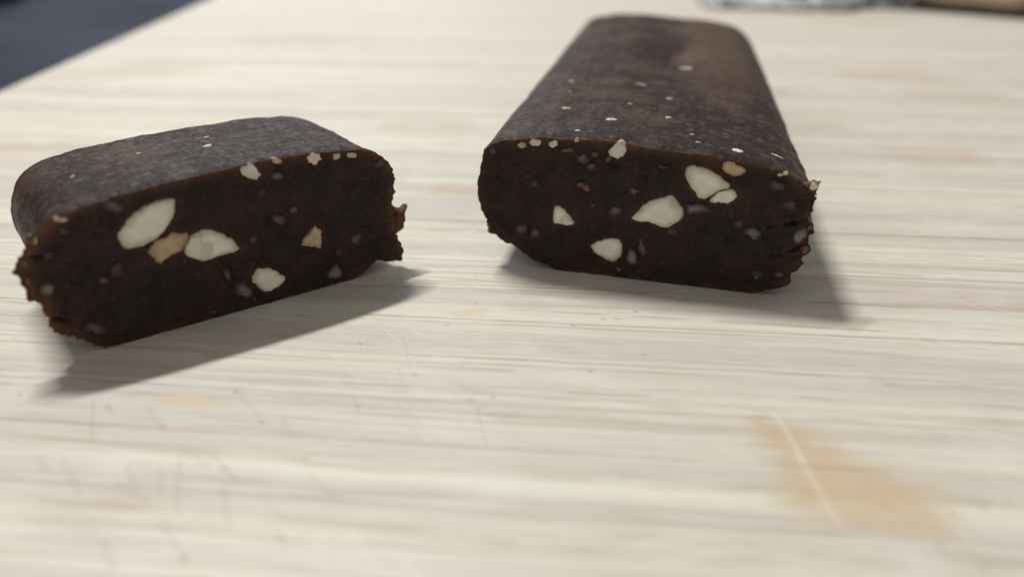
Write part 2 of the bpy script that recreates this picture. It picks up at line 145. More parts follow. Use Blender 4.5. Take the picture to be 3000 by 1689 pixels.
# ------------------------------------------------------------------ bamboo
GRAIN = -5.5
def seg_group():
    g = bpy.data.node_groups.new('mark_mask', 'ShaderNodeTree')
    for nm, tp in (('P', 'NodeSocketVector'), ('A', 'NodeSocketVector'), ('D', 'NodeSocketVector'), ('InvDD', 'NodeSocketFloat'), ('R0', 'NodeSocketFloat'), ('R1', 'NodeSocketFloat')):
        g.interface.new_socket(nm, in_out='INPUT', socket_type=tp)
    g.interface.new_socket('Mask', in_out='OUTPUT', socket_type='NodeSocketFloat')
    g.interface.new_socket('P', in_out='OUTPUT', socket_type='NodeSocketVector')
    nt = NT(g)
    i = nt.new('NodeGroupInput').outputs
    o = nt.new('NodeGroupOutput')
    pa = nt.vm('SUBTRACT', i['P'], i['A'])
    h = nt.math('MULTIPLY', nt.vm('DOT_PRODUCT', pa, i['D'], 'Value'), i['InvDD'], clamp=True)
    sc = nt.new('ShaderNodeVectorMath', {0: i['D'], 'Scale': h}, operation='SCALE').outputs[0]
    d = nt.vm('DISTANCE', pa, sc, 'Value')
    mask = nt.ramp(d, i['R0'], i['R1'], 1.0, 0.0)
    nt.put(o.inputs[0], mask)
    # hand the coordinate on (moved by nothing measurable) so that the marks are worked out one after another
    nt.put(o.inputs[1], nt.vm('ADD', i['P'], nt.new('ShaderNodeVectorMath', {0: (1, 1, 0), 'Scale': nt.math('MULTIPLY', mask, 1e-7)}, operation='SCALE').outputs[0]))
    return g
SEG = seg_group()
def seg(nt, P, a, b, r0, r1):
    d = (b[0] - a[0], b[1] - a[1], 0)
    dd = d[0] ** 2 + d[1] ** 2 + 1e-9
    x = nt.new('ShaderNodeGroup', node_tree=SEG)
    for k, v in (('P', P), ('A', (a[0], a[1], 0)), ('D', d), ('InvDD', 1 / dd), ('R0', r0), ('R1', r1)):
        nt.put(x.inputs[k], v)
    return x.outputs[0], x.outputs[1]
def marks_mask(nt, P, items):                # items: (start, end, inner radius, outer radius)
    r, q = 0.0, P
    for it in near_v(items, *ZONE):
        m, q = seg(nt, q, *it)
        if r != 0.0:
            m = nt.math('MAXIMUM', r, m)
        r = m
        q = nt.vm('ADD', q, nt.new('ShaderNodeVectorMath', {0: (1, 0, 0), 'Scale': nt.math('MULTIPLY', r, 1e-7)}, operation='SCALE').outputs[0])
    return r, q

def near_v(items, v0, v1):                   # the marks that touch the strips between two lines across the board
    c, sn = math.cos(R(GRAIN)), math.sin(R(GRAIN))
    out = []
    for it in items:
        va, vb = sorted(-p[0] * sn + p[1] * c for p in it[:2])
        if va - it[3] - 0.12 < v1 and vb + it[3] + 0.12 > v0:
            out.append(it)
    return out
def bamboo_material(v0, v1):
    global ZONE
    ZONE = (v0, v1)
    m, nt, b = material('pale_bamboo')
    P = ocm(nt)                              # strips sit unrotated at the board origin: board coordinates
    P2 = nt.scale(P, (1, 1, 0))
    rnd = nt.new('ShaderNodeObjectInfo').outputs['Random']
    G = nt.new('ShaderNodeVectorRotate', {'Vector': P2, 'Angle': R(-GRAIN)}, rotation_type='Z_AXIS').outputs[0]
    off = nt.new('ShaderNodeCombineXYZ', {0: nt.mul(rnd, 160.0), 1: nt.mul(rnd, 0.0), 2: 0.0}).outputs[0]
    wob = nt.mul(nt.math('SUBTRACT', nt.noise2(nt.scale(G, (0.35, 0.5, 1)), 1.0, 2), 0.5), 0.035)
    Gw = nt.vm('ADD', G, nt.new('ShaderNodeCombineXYZ', {0: 0.0, 1: wob, 2: 0.0}).outputs[0])
    Gs = nt.vm('ADD', Gw, off)
    fib = nt.noise2(nt.scale(Gs, (0.75, 34, 1)), 1.0, 3, 0.65)
    fib2 = nt.noise2(nt.scale(Gs, (1.6, 75, 1)), 1.0, 2, 0.6)
    band = nt.noise2(nt.scale(Gs, (0.045, 6.0, 1)), 1.0, 4, 0.6)
    band2 = nt.noise2(nt.scale(Gw, (0.07, 2.2, 1)), 1.0, 2, 0.5)
    line = nt.noise2(nt.scale(Gs, (0.11, 15, 1)), 1.0, 2, 0.5)
    blot = nt.noise2(nt.scale(Gs, (0.30, 1.5, 1)), 1.0, 3, 0.55)
    mott = nt.noise2(P2, 1.1, 4, 0.6)
    fine = nt.noise2(P2, 22, 3, 0.65)
    col = nt.mix(rnd, (0.690, 0.662, 0.555), (0.655, 0.617, 0.525))
    col = nt.mix(nt.mul(nt.ramp(band2, 0.38, 0.62), 0.95), col, (0.565, 0.515, 0.465))
    col = nt.mix(nt.mul(nt.ramp(band, 0.5, 0.72), 0.42), col, (0.56, 0.475, 0.405))
    col = nt.mix(nt.mul(nt.ramp(blot, 0.60, 0.78), 0.38), col, (0.56, 0.43, 0.34))
    col = nt.mix(nt.mul(nt.ramp(mott, 0.5, 0.75), 0.35), col, (0.71, 0.695, 0.655))
    clus = nt.ramp(band, 0.35, 0.65, 0.25, 1.0)
    col = nt.mix(nt.mul(nt.mul(nt.ramp(fib, 0.50, 0.70), clus), 0.55), col, (0.40, 0.295, 0.225))
    col = nt.mix(nt.mul(nt.mul(nt.ramp(fib2, 0.54, 0.68), clus), 0.52), col, (0.34, 0.24, 0.18))
    col = nt.mix(nt.mul(nt.ramp(line, 0.62, 0.74), 0.50), col, (0.44, 0.33, 0.24))
    col = nt.mix(nt.mul(nt.ramp(line, 0.36, 0.26), 0.3), col, (0.75, 0.735, 0.67))
    brk = nt.ramp(nt.noise2(nt.scale(G, (1.1, 6, 1)), 1.0, 3, 0.6), 0.36, 0.62)
    lines, Q = marks_mask(nt, P2, [(a, c, 0.004, 0.035) for a, c in LINES])
    col = nt.mix(nt.mul(nt.mul(lines, brk), 0.5), col, (0.40, 0.27, 0.18))
    knots, Q = marks_mask(nt, Q, [((k[0] - 0.035 * k[1], k[1]), (k[0] + 0.035 * k[1], k[1] - 0.006 * k[1]), 0.0, 0.05 * k[1]) for k in KNOTS])
    col = nt.mix(nt.mul(nt.mul(knots, nt.ramp(mott, 0.3, 0.6, 0.5, 1.0)), 0.5), col, (0.50, 0.355, 0.26))
    # knife marks: fine oblique scoring, denser on the near left
    X1 = nt.new('ShaderNodeVectorRotate', {'Vector': P2, 'Angle': R(52)}, rotation_type='Z_AXIS').outputs[0]
    X2 = nt.new('ShaderNodeVectorRotate', {'Vector': P2, 'Angle': R(78)}, rotation_type='Z_AXIS').outputs[0]
    k1 = nt.noise2(nt.scale(X1, (1.1, 26, 1)), 1.0, 2, 0.5)
    k2 = nt.noise2(nt.scale(X2, (0.8, 22, 1)), 1.0, 2, 0.5)
    kz = nt.ramp(nt.noise2(P2, 0.55, 2), 0.42, 0.62)
    kdark = nt.mul(nt.math('MAXIMUM', nt.ramp(k1, 0.68, 0.76), nt.ramp(k2, 0.70, 0.78)), kz)
    klight = nt.mul(nt.ramp(k1, 0.30, 0.22), kz)
    col = nt.mix(nt.mul(kdark, 0.32), col, (0.42, 0.33, 0.27))
    col = nt.mix(nt.mul(klight, 0.5), col, (0.80, 0.775, 0.71))
    marks, Q = marks_mask(nt, Q, [(a, c, 0.004, 0.028) for a, c in MARKS])
    col = nt.mix(nt.mul(marks, 0.24), col, (0.40, 0.30, 0.24))
    dots, Q = marks_mask(nt, Q, [((d[0] - .008, d[1]), (d[0] + .008, d[1] - .006), 0.006, 0.026) for d in DOTS])
    col = nt.mix(nt.mul(dots, 0.42), col, (0.24, 0.17, 0.15))
    # food stain with a pale scratch through it
    Pd = nt.vm('ADD', Q, nt.scale(nt.vm('SUBTRACT', nt.noise2(nt.scale(G, (1.6, 7, 1)), 1.0, 4, 0.65, col=True), (0.5, 0.5, 0.5)), (0.5, 0.16, 0)))
    st, Pd = marks_mask(nt, Pd, [((1.76, 4.62), (1.88, 4.40), 0.0, 0.20), ((1.88, 4.40), (2.04, 4.10), 0.08, 0.36),
                     ((1.92, 3.90), (2.33, 3.80), 0.12, 0.44), ((1.98, 4.12), (2.25, 3.95), 0.12, 0.40)])
    ste = nt.ramp(nt.noise2(nt.scale(G, (2.5, 9, 1)), 1.0, 3, 0.6), 0.3, 0.7, 0.75, 1.0)
    col = nt.mix(nt.mul(nt.mul(st, ste), 0.85), col, (0.535, 0.39, 0.235))
    sc, Q = marks_mask(nt, Q, [(a, c, 0.0, 0.040) for a, c in zip(SCR_W[:-1], SCR_W[1:])])
    col = nt.mix(nt.mul(nt.mul(sc, nt.ramp(fine, 0.3, 0.6, 0.2, 1.0)), 0.42), col, (0.76, 0.72, 0.66))
    s2, Pd = marks_mask(nt, Pd, [((-0.48, 6.25), (-0.26, 6.30), 0.02, 0.12), ((-2.6, 4.92), (-2.15, 4.89), 0.0, 0.10)])
    col = nt.mix(nt.mul(s2, 0.42), col, (0.62, 0.43, 0.24))
    nt.put(b.inputs['Base Color'], col)
    nt.put(b.inputs['Roughness'], nt.ramp(fib, 0.3, 0.7, 0.46, 0.60))
    nt.put(b.inputs['Specular IOR Level'], 0.45)
    h = nt.add(nt.mul(fib, 0.6), nt.mul(fine, 0.5))
    bump(nt, b, h, 0.00006, 0.8)
    return m

# ------------------------------------------------------------------ bar materials
def skin_material():
    m, nt, b = material('pressed_chocolate_skin')
    P = ocm(nt)
    uv = nt.scale(nt.new('ShaderNodeUVMap', uv_map='lay').outputs[0], (100, 100, 1))   # around the profile, along the bar
    big = nt.noise(P, 1.3, 3, 0.55)
    med = nt.noise(P, 7, 4, 0.65)
    sml = nt.noise(P, 26, 3, 0.6)
    grn = nt.noise(P, 75, 2, 0.6)
    stk = nt.noise(nt.scale(uv, (1.0, 9, 1)), 1.0, 3, 0.6, 0.3)
    fl = nt.new('ShaderNodeTexVoronoi', {'Vector': nt.scale(P, (1, 1.2, 1)), 'Scale': 9.0, 'Randomness': 1.0})
    flr = nt.new('ShaderNodeSeparateColor', {0: fl.outputs['Color']}).outputs
    fleck = nt.mul(nt.ramp(nt.add(fl.outputs['Distance'], nt.mul(sml, 0.35)), 0.64, 0.38), nt.ramp(flr[0], 0.42, 0.52))
    fl2 = nt.new('ShaderNodeTexVoronoi', {'Vector': nt.vm('ADD', P, nt.scale(nt.noise(P, 6, 2, col=True), (0.25, 0.25, 0.25))), 'Scale': 4.2})
    fr2 = nt.new('ShaderNodeSeparateColor', {0: fl2.outputs['Color']}).outputs
    fleck2 = nt.mul(nt.ramp(nt.add(fl2.outputs['Distance'], nt.mul(sml, 0.4)), 0.80, 0.48), nt.ramp(fr2[0], 0.45, 0.56))
    col = nt.mix(nt.ramp(med, 0.35, 0.68), (0.0155, 0.0078, 0.0071), (0.028, 0.0146, 0.0128))
    col = nt.mix(nt.mul(nt.ramp(big, 0.47, 0.62), 0.85), col, (0.066, 0.038, 0.0235))
    col = nt.mix(nt.mul(nt.ramp(stk, 0.52, 0.70), 0.5), col, (0.052, 0.031, 0.023))
    col = nt.mix(nt.mul(fleck, 0.55), col, nt.mix(flr[1], (0.105, 0.052, 0.042), (0.135, 0.098, 0.072)))
    col = nt.mix(nt.mul(fleck2, 0.36), col, nt.mix(fr2[1], (0.085, 0.046, 0.044), (0.100, 0.074, 0.064)))
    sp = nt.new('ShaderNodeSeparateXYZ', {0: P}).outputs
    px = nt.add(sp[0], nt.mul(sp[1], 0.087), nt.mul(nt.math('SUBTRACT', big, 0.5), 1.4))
    sheen_patch = nt.mul(nt.mul(nt.ramp(px, 0.95, 1.25), nt.ramp(px, 2.3, 1.7)), nt.ramp(sp[1], 1.6, 4.5))  # brown reflection on the long bar's far top, painted into the colour
    col = nt.mix(nt.mul(sheen_patch, 0.85), col, (0.092, 0.056, 0.035))
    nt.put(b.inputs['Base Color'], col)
    nt.put(b.inputs['Roughness'], nt.ramp(nt.add(nt.mul(med, 0.6), nt.mul(sml, 0.4)), 0.36, 0.62, 0.30, 0.62))
    nt.put(b.inputs['Specular IOR Level'], 0.09)
    nt.put(b.inputs['Coat Weight'], nt.ramp(nt.noise(P, 20.0, 3), 0.45, 0.70, 0.05, 0.30))
    b.inputs['Specular Tint'].default_value = (1.0, 0.88, 0.84, 1)
    b.inputs['Coat Roughness'].default_value = 0.25
    h = nt.add(nt.mul(med, 1.0), nt.mul(sml, 0.9), nt.mul(grn, 0.9), nt.mul(stk, 1.4), nt.mul(fleck, 0.3))
    bump(nt, b, h, 0.00011, 1.0)
    nt.l.new(b.inputs['Normal'].links[0].from_socket, b.inputs['Coat Normal'])
    return m

def paste_material():
    m, nt, b = material('cut_date_paste')
    P = ocm(nt)
    glow_stain = nt.new('ShaderNodeAttribute', attribute_name='glow_stain').outputs['Fac']
    med = nt.noise(P, 4, 4, 0.6)
    sml = nt.noise(P, 24, 4, 0.65)
    grn = nt.noise(P, 90, 2, 0.6)
    sp = nt.new('ShaderNodeTexVoronoi', {'Vector': P, 'Scale': 16.0})
    spr = nt.new('ShaderNodeSeparateColor', {0: sp.outputs['Color']}).outputs[0]
    speck = nt.mul(nt.ramp(nt.add(sp.outputs['Distance'], nt.mul(sml, 0.5)), 0.66, 0.44), nt.ramp(spr, 0.80, 0.88))
    col = nt.mix(nt.ramp(med, 0.38, 0.66), (0.0290, 0.0190, 0.0162), (0.056, 0.0305, 0.0250))
    col = nt.mix(nt.mul(nt.ramp(sml, 0.50, 0.72), 0.6), col, (0.070, 0.040, 0.032))
    col = nt.mix(nt.mul(nt.ramp(grn, 0.46, 0.32), 0.6), col, (0.010, 0.007, 0.006))
    col = nt.mix(nt.mul(speck, 0.6), col, (0.085, 0.055, 0.047))
    cr = nt.mul(glow_stain, nt.ramp(nt.add(nt.mul(sml, 0.5), nt.mul(med, 0.5)), 0.36, 0.58, 0.25, 1.0))
    col = nt.mix(cr, col, (0.215, 0.086, 0.038))  # painted glow of light through thin edges, plus brown stain by the nuts
    nt.put(b.inputs['Base Color'], col)
    nt.put(b.inputs['Roughness'], nt.ramp(sml, 0.35, 0.65, 0.36, 0.7))
    nt.put(b.inputs['Specular IOR Level'], 0.32)
    h = nt.add(nt.mul(sml, 1.2), nt.mul(grn, 0.8))
    bump(nt, b, h, 0.00026, 1.0)
    return m

def nut_material(name, c0, c1, rimc, rough=0.5, sss=0.25, soft=False):
    m, nt, b = material(name)
    P = ocm(nt)
    rim = nt.new('ShaderNodeAttribute', attribute_name='rim').outputs['Fac']
    n = nt.noise(P, 9, 4, 0.6)
    s = nt.noise(P, 45, 3, 0.6)
    col = nt.mix(nt.ramp(n, 0.35, 0.65), c0, c1)
    low = nt.noise(P, 3.5, 2)
    edge = nt.ramp(nt.add(rim, nt.mul(nt.math('SUBTRACT', n, 0.5), 0.5), nt.mul(nt.math('SUBTRACT', low, 0.5), 0.9 if not soft else 0.5)), *((0.22, 0.92) if soft else (0.50, 1.08)))
    col = nt.mix(nt.mul(edge, 0.97 if soft else 0.60), col, (0.033, 0.0200, 0.0168) if soft else rimc)
    smear = nt.ramp(nt.add(rim, nt.mul(nt.math('SUBTRACT', nt.noise(P, 13, 3, 0.6), 0.5), 0.6)), 0.93, 1.12)
    col = nt.mix(nt.mul(smear, 0.75), col, (0.085, 0.050, 0.035))
    nt.put(b.inputs['Base Color'], col)
    nt.put(b.inputs['Roughness'], rough)
    nt.put(b.inputs['Specular IOR Level'], 0.35)
    if sss:
        b.inputs['Subsurface Weight'].default_value = sss
        b.inputs['Subsurface Radius'].default_value = (1.0, 0.62, 0.32)
        b.inputs['Subsurface Scale'].default_value = 0.0007
    bump(nt, b, nt.add(nt.mul(n, 0.9), nt.mul(s, 0.5)), 0.00014, 0.8)
    return m

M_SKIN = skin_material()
M_PASTE = paste_material()
M_NUT = {
    'ivory': nut_material('ivory_nut', (0.78, 0.775, 0.62), (0.88, 0.875, 0.75), (0.33, 0.185, 0.080)),
    'chip': nut_material('white_nut_chip', (0.76, 0.72, 0.63), (0.68, 0.60, 0.48), (0.50, 0.31, 0.16)),
    'tan': nut_material('tan_nut', (0.50, 0.385, 0.23), (0.58, 0.47, 0.32), (0.24, 0.12, 0.05)),
    'grey': nut_material('filmed_nut', (0.225, 0.205, 0.175), (0.15, 0.13, 0.11), (0.06, 0.04, 0.03), 0.6, 0, True),
    'pink': nut_material('date_bit', (0.15, 0.098, 0.088), (0.10, 0.066, 0.06), (0.03, 0.019, 0.016), 0.6, 0, True),
    'dull': nut_material('smeared_bit', (0.078, 0.062, 0.054), (0.058, 0.044, 0.038), (0.02, 0.015, 0.013), 0.6, 0, True),
    'orange': nut_material('date_skin', (0.26, 0.105, 0.036), (0.17, 0.068, 0.026), (0.055, 0.024, 0.012), 0.5, 0, True),
}

# ------------------------------------------------------------------ mesh helpers
def link(name, verts, faces, mat, parent=None, smooth=True, loc=None):
    me = bpy.data.meshes.new(name)
    me.from_pydata([tuple(v) for v in verts], [], faces)
    me.materials.append(mat)
    if smooth:
        me.polygons.foreach_set('use_smooth', [True] * len(me.polygons))
    me.update()
    o = bpy.data.objects.new(name, me)
    C.objects.link(o)
    if parent:
        o.parent = parent
    if loc:
        o.location = loc
    return o
def thing(name, label, cat, loc, rotz=0.0, group=None):
    o = bpy.data.objects.new(name, None)
    C.objects.link(o)
    o.location = loc
    o.rotation_euler = (0, 0, rotz)
    o.empty_display_size = 0.005
    o['label'] = label
    o['category'] = cat
    if group:
        o['group'] = group
    return o
def resample(pts, n):
    p = np.array(pts, float)
    q = np.vstack([p, p[:1]])
    s = np.r_[0, np.cumsum(np.linalg.norm(np.diff(q, axis=0), axis=1))]
    t = np.linspace(0, s[-1], n, endpoint=False)
    return np.c_[np.interp(t, s, q[:, 0]), np.interp(t, s, q[:, 1])]
def gsmooth(p, sig):
    n = len(p)
    k = np.minimum(np.arange(n), n - np.arange(n))
    g = np.exp(-0.5 * (k / sig) ** 2)
    g /= g.sum()
    G = np.fft.fft(g)
    return np.c_[[np.fft.ifft(np.fft.fft(p[:, i]) * G).real for i in (0, 1)]].T
def normals(p):
    t = np.roll(p, -1, 0) - np.roll(p, 1, 0)
    n = np.c_[-t[:, 1], t[:, 0]]
    n /= np.linalg.norm(n, axis=1)[:, None] + 1e-12
    if (n * (p - p.mean(0))).sum() < 0:
        n = -n
    return n
def inside(pts, poly):
    x, y = pts[:, 0], pts[:, 1]
    r = np.zeros(len(pts), bool)
    n = len(poly)
    for i in range(n):
        x0, y0 = poly[i]
        x1, y1 = poly[(i + 1) % n]
        c = ((y0 > y) != (y1 > y)) & (x < (x1 - x0) * (y - y0) / (y1 - y0 + 1e-12) + x0)
        r ^= c
    return r
def fbm(x, y, z, o=4):
    return mn.fractal(Vector((x, y, z)), 0.9, 2.1, o)
def segdist(pts, a, b):
    a, b = np.array(a), np.array(b)
    d = b - a
    h = np.clip(((pts - a) @ d) / (d @ d + 1e-12), 0, 1)
    return np.linalg.norm(pts - a - h[:, None] * d, axis=1)
def attr(me, name, vals):
    a = me.attributes.new(name, 'FLOAT', 'POINT')
    a.data.foreach_set('value', np.asarray(vals, np.float32))

# ------------------------------------------------------------------ one piece of bar
# local frame of a piece: x across the cut face, y into the bar, z up; origin on the board at the foot of the face
def bar_piece(root, outline, nuts, cracks, length, axis, end_r, seed, dents, jag, flank):
    N = 460
    O = resample(outline, N)
    O[:, 1] = np.maximum(O[:, 1], 0.004)
    nrm = normals(gsmooth(O, 3))
    S = gsmooth(O, 4.8)
    S[:, 1] = np.maximum(S[:, 1] , 0.006)
    mid = (S[:, 0].min() + S[:, 0].max()) / 2
    hw = np.ptp(S[:, 0]) / 2
    for sg, amt in ((-1, flank[0]), (1, flank[1])):                 # the pressed flanks sit inside the squeezed-out cut edge
        t = np.clip((sg * (S[:, 0] - mid) / hw - 0.7) / 0.3, 0, 1)
        S[:, 0] -= sg * amt * t
    snrm = normals(S)
    top = np.clip((O[:, 1] - 1.0) / 0.2, 0, 1)                      # ragged flanks and foot, cleaner top edge
    for i in range(N):
        x, y = O[i]
        j = fbm(x * 5, y * 5, seed, 5) * 0.024 + fbm(x * 17, y * 17, seed + 9, 4) * 0.013 + fbm(x * 46, y * 46, seed + 19, 3) * 0.008
        j += max(0, fbm(x * 24, y * 24, seed + 41, 3) - 0.25) * 0.05
        O[i] += nrm[i] * j * (jag * (1 - top[i]) + 0.22 * top[i])
    O[:, 1] = np.maximum(O[:, 1], 0.003)
    # side rings
    ds = [0, .006, .014, .026, .042, .064, .09, .12, .155]
    while ds[-1] < length - end_r:
        ds.append(ds[-1] + 0.042)
    ne = 18
    rings, lay = [], []
    u0, u1, wm = S[:, 0].min() + .55, S[:, 0].max() - .55, 0.55
    q = np.c_[np.clip(S[:, 0], u0, u1), np.full(N, wm)]
    arc = np.r_[0, np.cumsum(np.linalg.norm(np.diff(S, axis=0), axis=1))]
    def ring(d, inset=0.0, ky=None):
        t = min(1, d / 0.15)
        t = t * t * (3 - 2 * t)
        p = O * (1 - t) + S * t
        dist = np.linalg.norm(S - q, axis=1)[:, None]
        p = p + (q - p) * np.minimum(1, inset / dist) * t if inset else p
        out = np.zeros((N, 3))
        for i in range(N):
            x, z = p[i]
            a = 0.013 * fbm(x * 1.1, d * 1.1, z * 1.1 + seed, 3) + 0.0065 * fbm(x * 7, d * 7, z * 7 + seed, 4)
            a += 0.0035 * fbm(x * 22, d * 22, z * 22 + seed, 2)
            for (du, dd, ru, rd, amp) in dents:
                a += amp * math.exp(-((x - du - axis * 0) / ru) ** 2 - ((d - dd) / rd) ** 2) * max(0, snrm[i][1])
            a *= t if d < 0.15 else 1
            a += 0.027 * (1 - max(0, 1 - d / 0.13) ** 2) * top[i]
            out[i] = (x + snrm[i][0] * a + axis * d, d, max(0.003, z + snrm[i][1] * a))
        return out
    for d in ds:
        rings.append(ring(d)); lay.append(d)
    d0 = ds[-1]
    for k in range(1, ne + 1):
        a = k / ne * math.pi / 2
        rings.append(ring(d0 + end_r * math.sin(a), end_r * (1 - math.cos(a)))); lay.append(d0 + end_r * math.sin(a))
    for s in (0.8, 0.55, 0.3, 0.08):
        last = rings[-1] if s == 0.8 else base
        if s == 0.8:
            base = rings[-1].copy()
        qq = np.c_[q[:, 0] + axis * lay[-1], np.full(N, base[:, 1].mean()), q[:, 1]]
        rr = qq + (base - qq) * s
        rr[:, 1] += (1 - s) * 0.03
        rings.append(rr); lay.append(lay[-1])
    V = np.vstack(rings)
    F = []
    for k in range(len(rings) - 1):
        for i in range(N):
            j = (i + 1) % N
            F.append((k * N + i, k * N + j, (k + 1) * N + j, (k + 1) * N + i))
    F.append(tuple((len(rings) - 1) * N + i for i in range(N)))
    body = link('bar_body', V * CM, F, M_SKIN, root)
    uvl = body.data.uv_layers.new(name='lay')
    li = np.empty(len(body.data.loops), np.int32)
    body.data.loops.foreach_get('vertex_index', li)
    uvs = np.c_[np.tile(arc, len(rings)), np.repeat(lay, N)] * CM
    uvl.data.foreach_set('uv', uvs[li].astype(np.float32).ravel())
    # cut face
    u0, u1, wm = outline_mid(O)
    q = np.c_[np.clip(O[:, 0], u0, u1), np.full(N, wm)]
    ss = [1, .992, .98, .965, .945, .92] + list(np.linspace(.895, 0.0, 62))
    fp, fs = [], []
    for s in ss:
        fp.append(q + (O - q) * s if s > 0.001 else np.c_[np.round(q[:, 0] / .02) * .02, q[:, 1]])
        fs.append((1 - s) * np.linalg.norm(O - q, axis=1))
    FP = np.vstack(fp)
    FD = np.concatenate(fs)
    nb = len(FP)
    disp = np.empty(nb)
    for i in range(nb):
        x, z = FP[i]
        disp[i] = 0.012 * fbm(x * 2.2, z * 2.2, seed + 3, 3) + 0.0115 * fbm(x * 9, z * 9, seed + 5, 4) + 0.009 * fbm(x * 26, z * 26, seed + 7, 3)
        pit = fbm(x * 6, z * 6, seed + 31, 3)
        if pit > 0.45:
            disp[i] -= (pit - 0.45) * 0.045
    for c in cracks:
        for a, b in zip(c[:-1], c[1:]):
            dd = segdist(FP, a, b)
            near = np.nonzero(dd < 0.06)[0]
            dep = np.zeros(nb)
            dep[near] = [max(0, 0.5 + 1.2 * fbm(FP[k][0] * 9, FP[k][1] * 9, seed + 60, 3)) for k in near]
            disp -= 0.036 * dep * np.exp(-(dd / 0.013) ** 2)
            disp += 0.010 * np.exp(-((dd - 0.05) / 0.03) ** 2)
    for kind, poly in nuts:
        ins = inside(FP, poly)
        if kind in ('ivory', 'tan', 'chip'):
            disp[ins] = disp[ins] * 0.2 - 0.02
        else:
            disp[ins] = disp[ins] * 0.35
    fade = np.clip(FD / 0.05, 0, 1)
    disp = disp * fade - 0.012 * np.exp(-FD / 0.02) * (FD > 1e-6)
    disp[:N] = 0
    FV = np.c_[FP[:, 0], -disp, FP[:, 1]]
    FF = []
    for k in range(len(ss) - 1):
        for i in range(N):
            j = (i + 1) % N
            FF.append((k * N + i, (k + 1) * N + i, (k + 1) * N + j, k * N + j))
    last = (len(ss) - 1) * N
    key = {}
    weld = {last + i: key.setdefault(round(FP[last + i][0] / .02), last + i) for i in range(N)}
    FF = [f for f in (tuple(dict.fromkeys(weld.get(v, v) for v in f)) for f in FF) if len(f) > 2]
    face = link('cut_face', FV * CM, FF, M_PASTE, root)
    out_d = np.clip(((O - S) * snrm).sum(1) / 0.05, 0, 1)           # thin crumbs that stand proud of the flank
    cr = np.concatenate([np.clip((0.35 + 0.6 * top) * np.exp(-FD[k * N:(k + 1) * N] / 0.030) + out_d * np.exp(-FD[k * N:(k + 1) * N] / 0.06), 0, 1) for k in range(len(ss))])  # orange of light through the thin rim and crumbs, painted as colour
    for kind, poly in nuts:                                         # paste stained brown where it meets the larger nuts
        if kind in ('ivory', 'tan', 'chip') and max(np.ptp(np.array(poly), axis=0)) > 0.1:
            dn = np.min([segdist(FP, poly[k], poly[(k + 1) % len(poly)]) for k in range(len(poly))], axis=0)
            cr = np.maximum(cr, 0.38 * np.exp(-(dn / 0.024) ** 1.3))
    attr(face.data, 'glow_stain', cr)
    bv = BVHTree.FromPolygons([tuple(v) for v in V], F)
    return bv, axis

def outline_mid(O):
    return O[:, 0].min() + .55, O[:, 0].max() - .55, 0.60

def nut(root, kind, poly, seed):
    big = max(np.ptp(np.array(poly), axis=0))
    n = 56 if big > 0.12 else 28
    O = resample(poly, n)
    O = gsmooth(O, 0.9)
    nr = normals(O)
    c = O.mean(0)
    for i in range(n):
        O[i] += nr[i] * ((fbm(O[i][0] * 16, O[i][1] * 16, seed, 4) * 0.010 + fbm(O[i][0] * 34, O[i][1] * 34, seed + 6, 3) * 0.006) + (0 if kind in ('ivory', 'flake') else fbm(O[i][0] * 7, O[i][1] * 7, seed + 4, 4) * (0.020 if kind in ('chip', 'tan') else 0.046)))
    lift = {'ivory': 0.004, 'chip': 0.005, 'flake': 0.016, 'tan': 0.003, 'grey': 0.008}.get(kind, 0.007)
    dome = {'ivory': 0.008, 'chip': 0.010, 'flake': 0.008, 'tan': 0.008, 'grey': 0.010}.get(kind, 0.008)
    lev = [(0.42, .13, 2), (0.8, .09, 1), (0.98, .03, 1), (1.0, -lift + 0.014, 1), (0.965, -lift, 1), (0.88, None, .88), (0.72, None, .72), (0.5, None, .5), (0.25, None, .25)]
    V, F, rim = [], [], []
    depth = min(1.0, big / 0.3)
    rt = random.Random(seed)
    tilt = (rt.uniform(-.04, .04), rt.uniform(-.06, .06))
    for s, y, rr in lev:
        for i in range(n):
            p = c + (O[i] - c) * s
            yy = y
            if y is None:
                yy = -lift - dome * depth * (1 - s * s) - 0.009 * fbm(p[0] * 9, p[1] * 9, seed + 2, 4) - 0.014 * depth * abs(mn.noise(Vector((p[0] * 4.5, p[1] * 4.5, seed + 8))))
                yy += tilt[0] * (p[0] - c[0]) + tilt[1] * (p[1] - c[1])
            elif y > 0.02:
                yy = y * (0.4 + 1.6 * depth)
            V.append((p[0], yy, p[1]))
            rim.append(min(1, rr) if kind != 'flake' else 0.3)
    L = len(lev)
    for k in range(L - 1):
        for i in range(n):
            j = (i + 1) % n
            F.append((k * n + i, (k + 1) * n + i, (k + 1) * n + j, k * n + j))
    F.append(tuple(range(n)))
    V.append((c[0], -lift - dome * depth, c[1]))
    rim.append(0)
    for i in range(n):
        F.append(((L - 1) * n + i, len(V) - 1, (L - 1) * n + (i + 1) % n))
    nm = {'ivory': 'nut_piece', 'chip': 'nut_chip', 'flake': 'nut_chip', 'tan': 'nut_piece', 'grey': 'nut_piece', 'orange': 'date_skin'}.get(kind, 'date_bit')
    o = link(nm, np.array(V) * CM, F, M_NUT['chip' if kind == 'flake' else kind], root)
    attr(o.data, 'rim', rim)
    return o

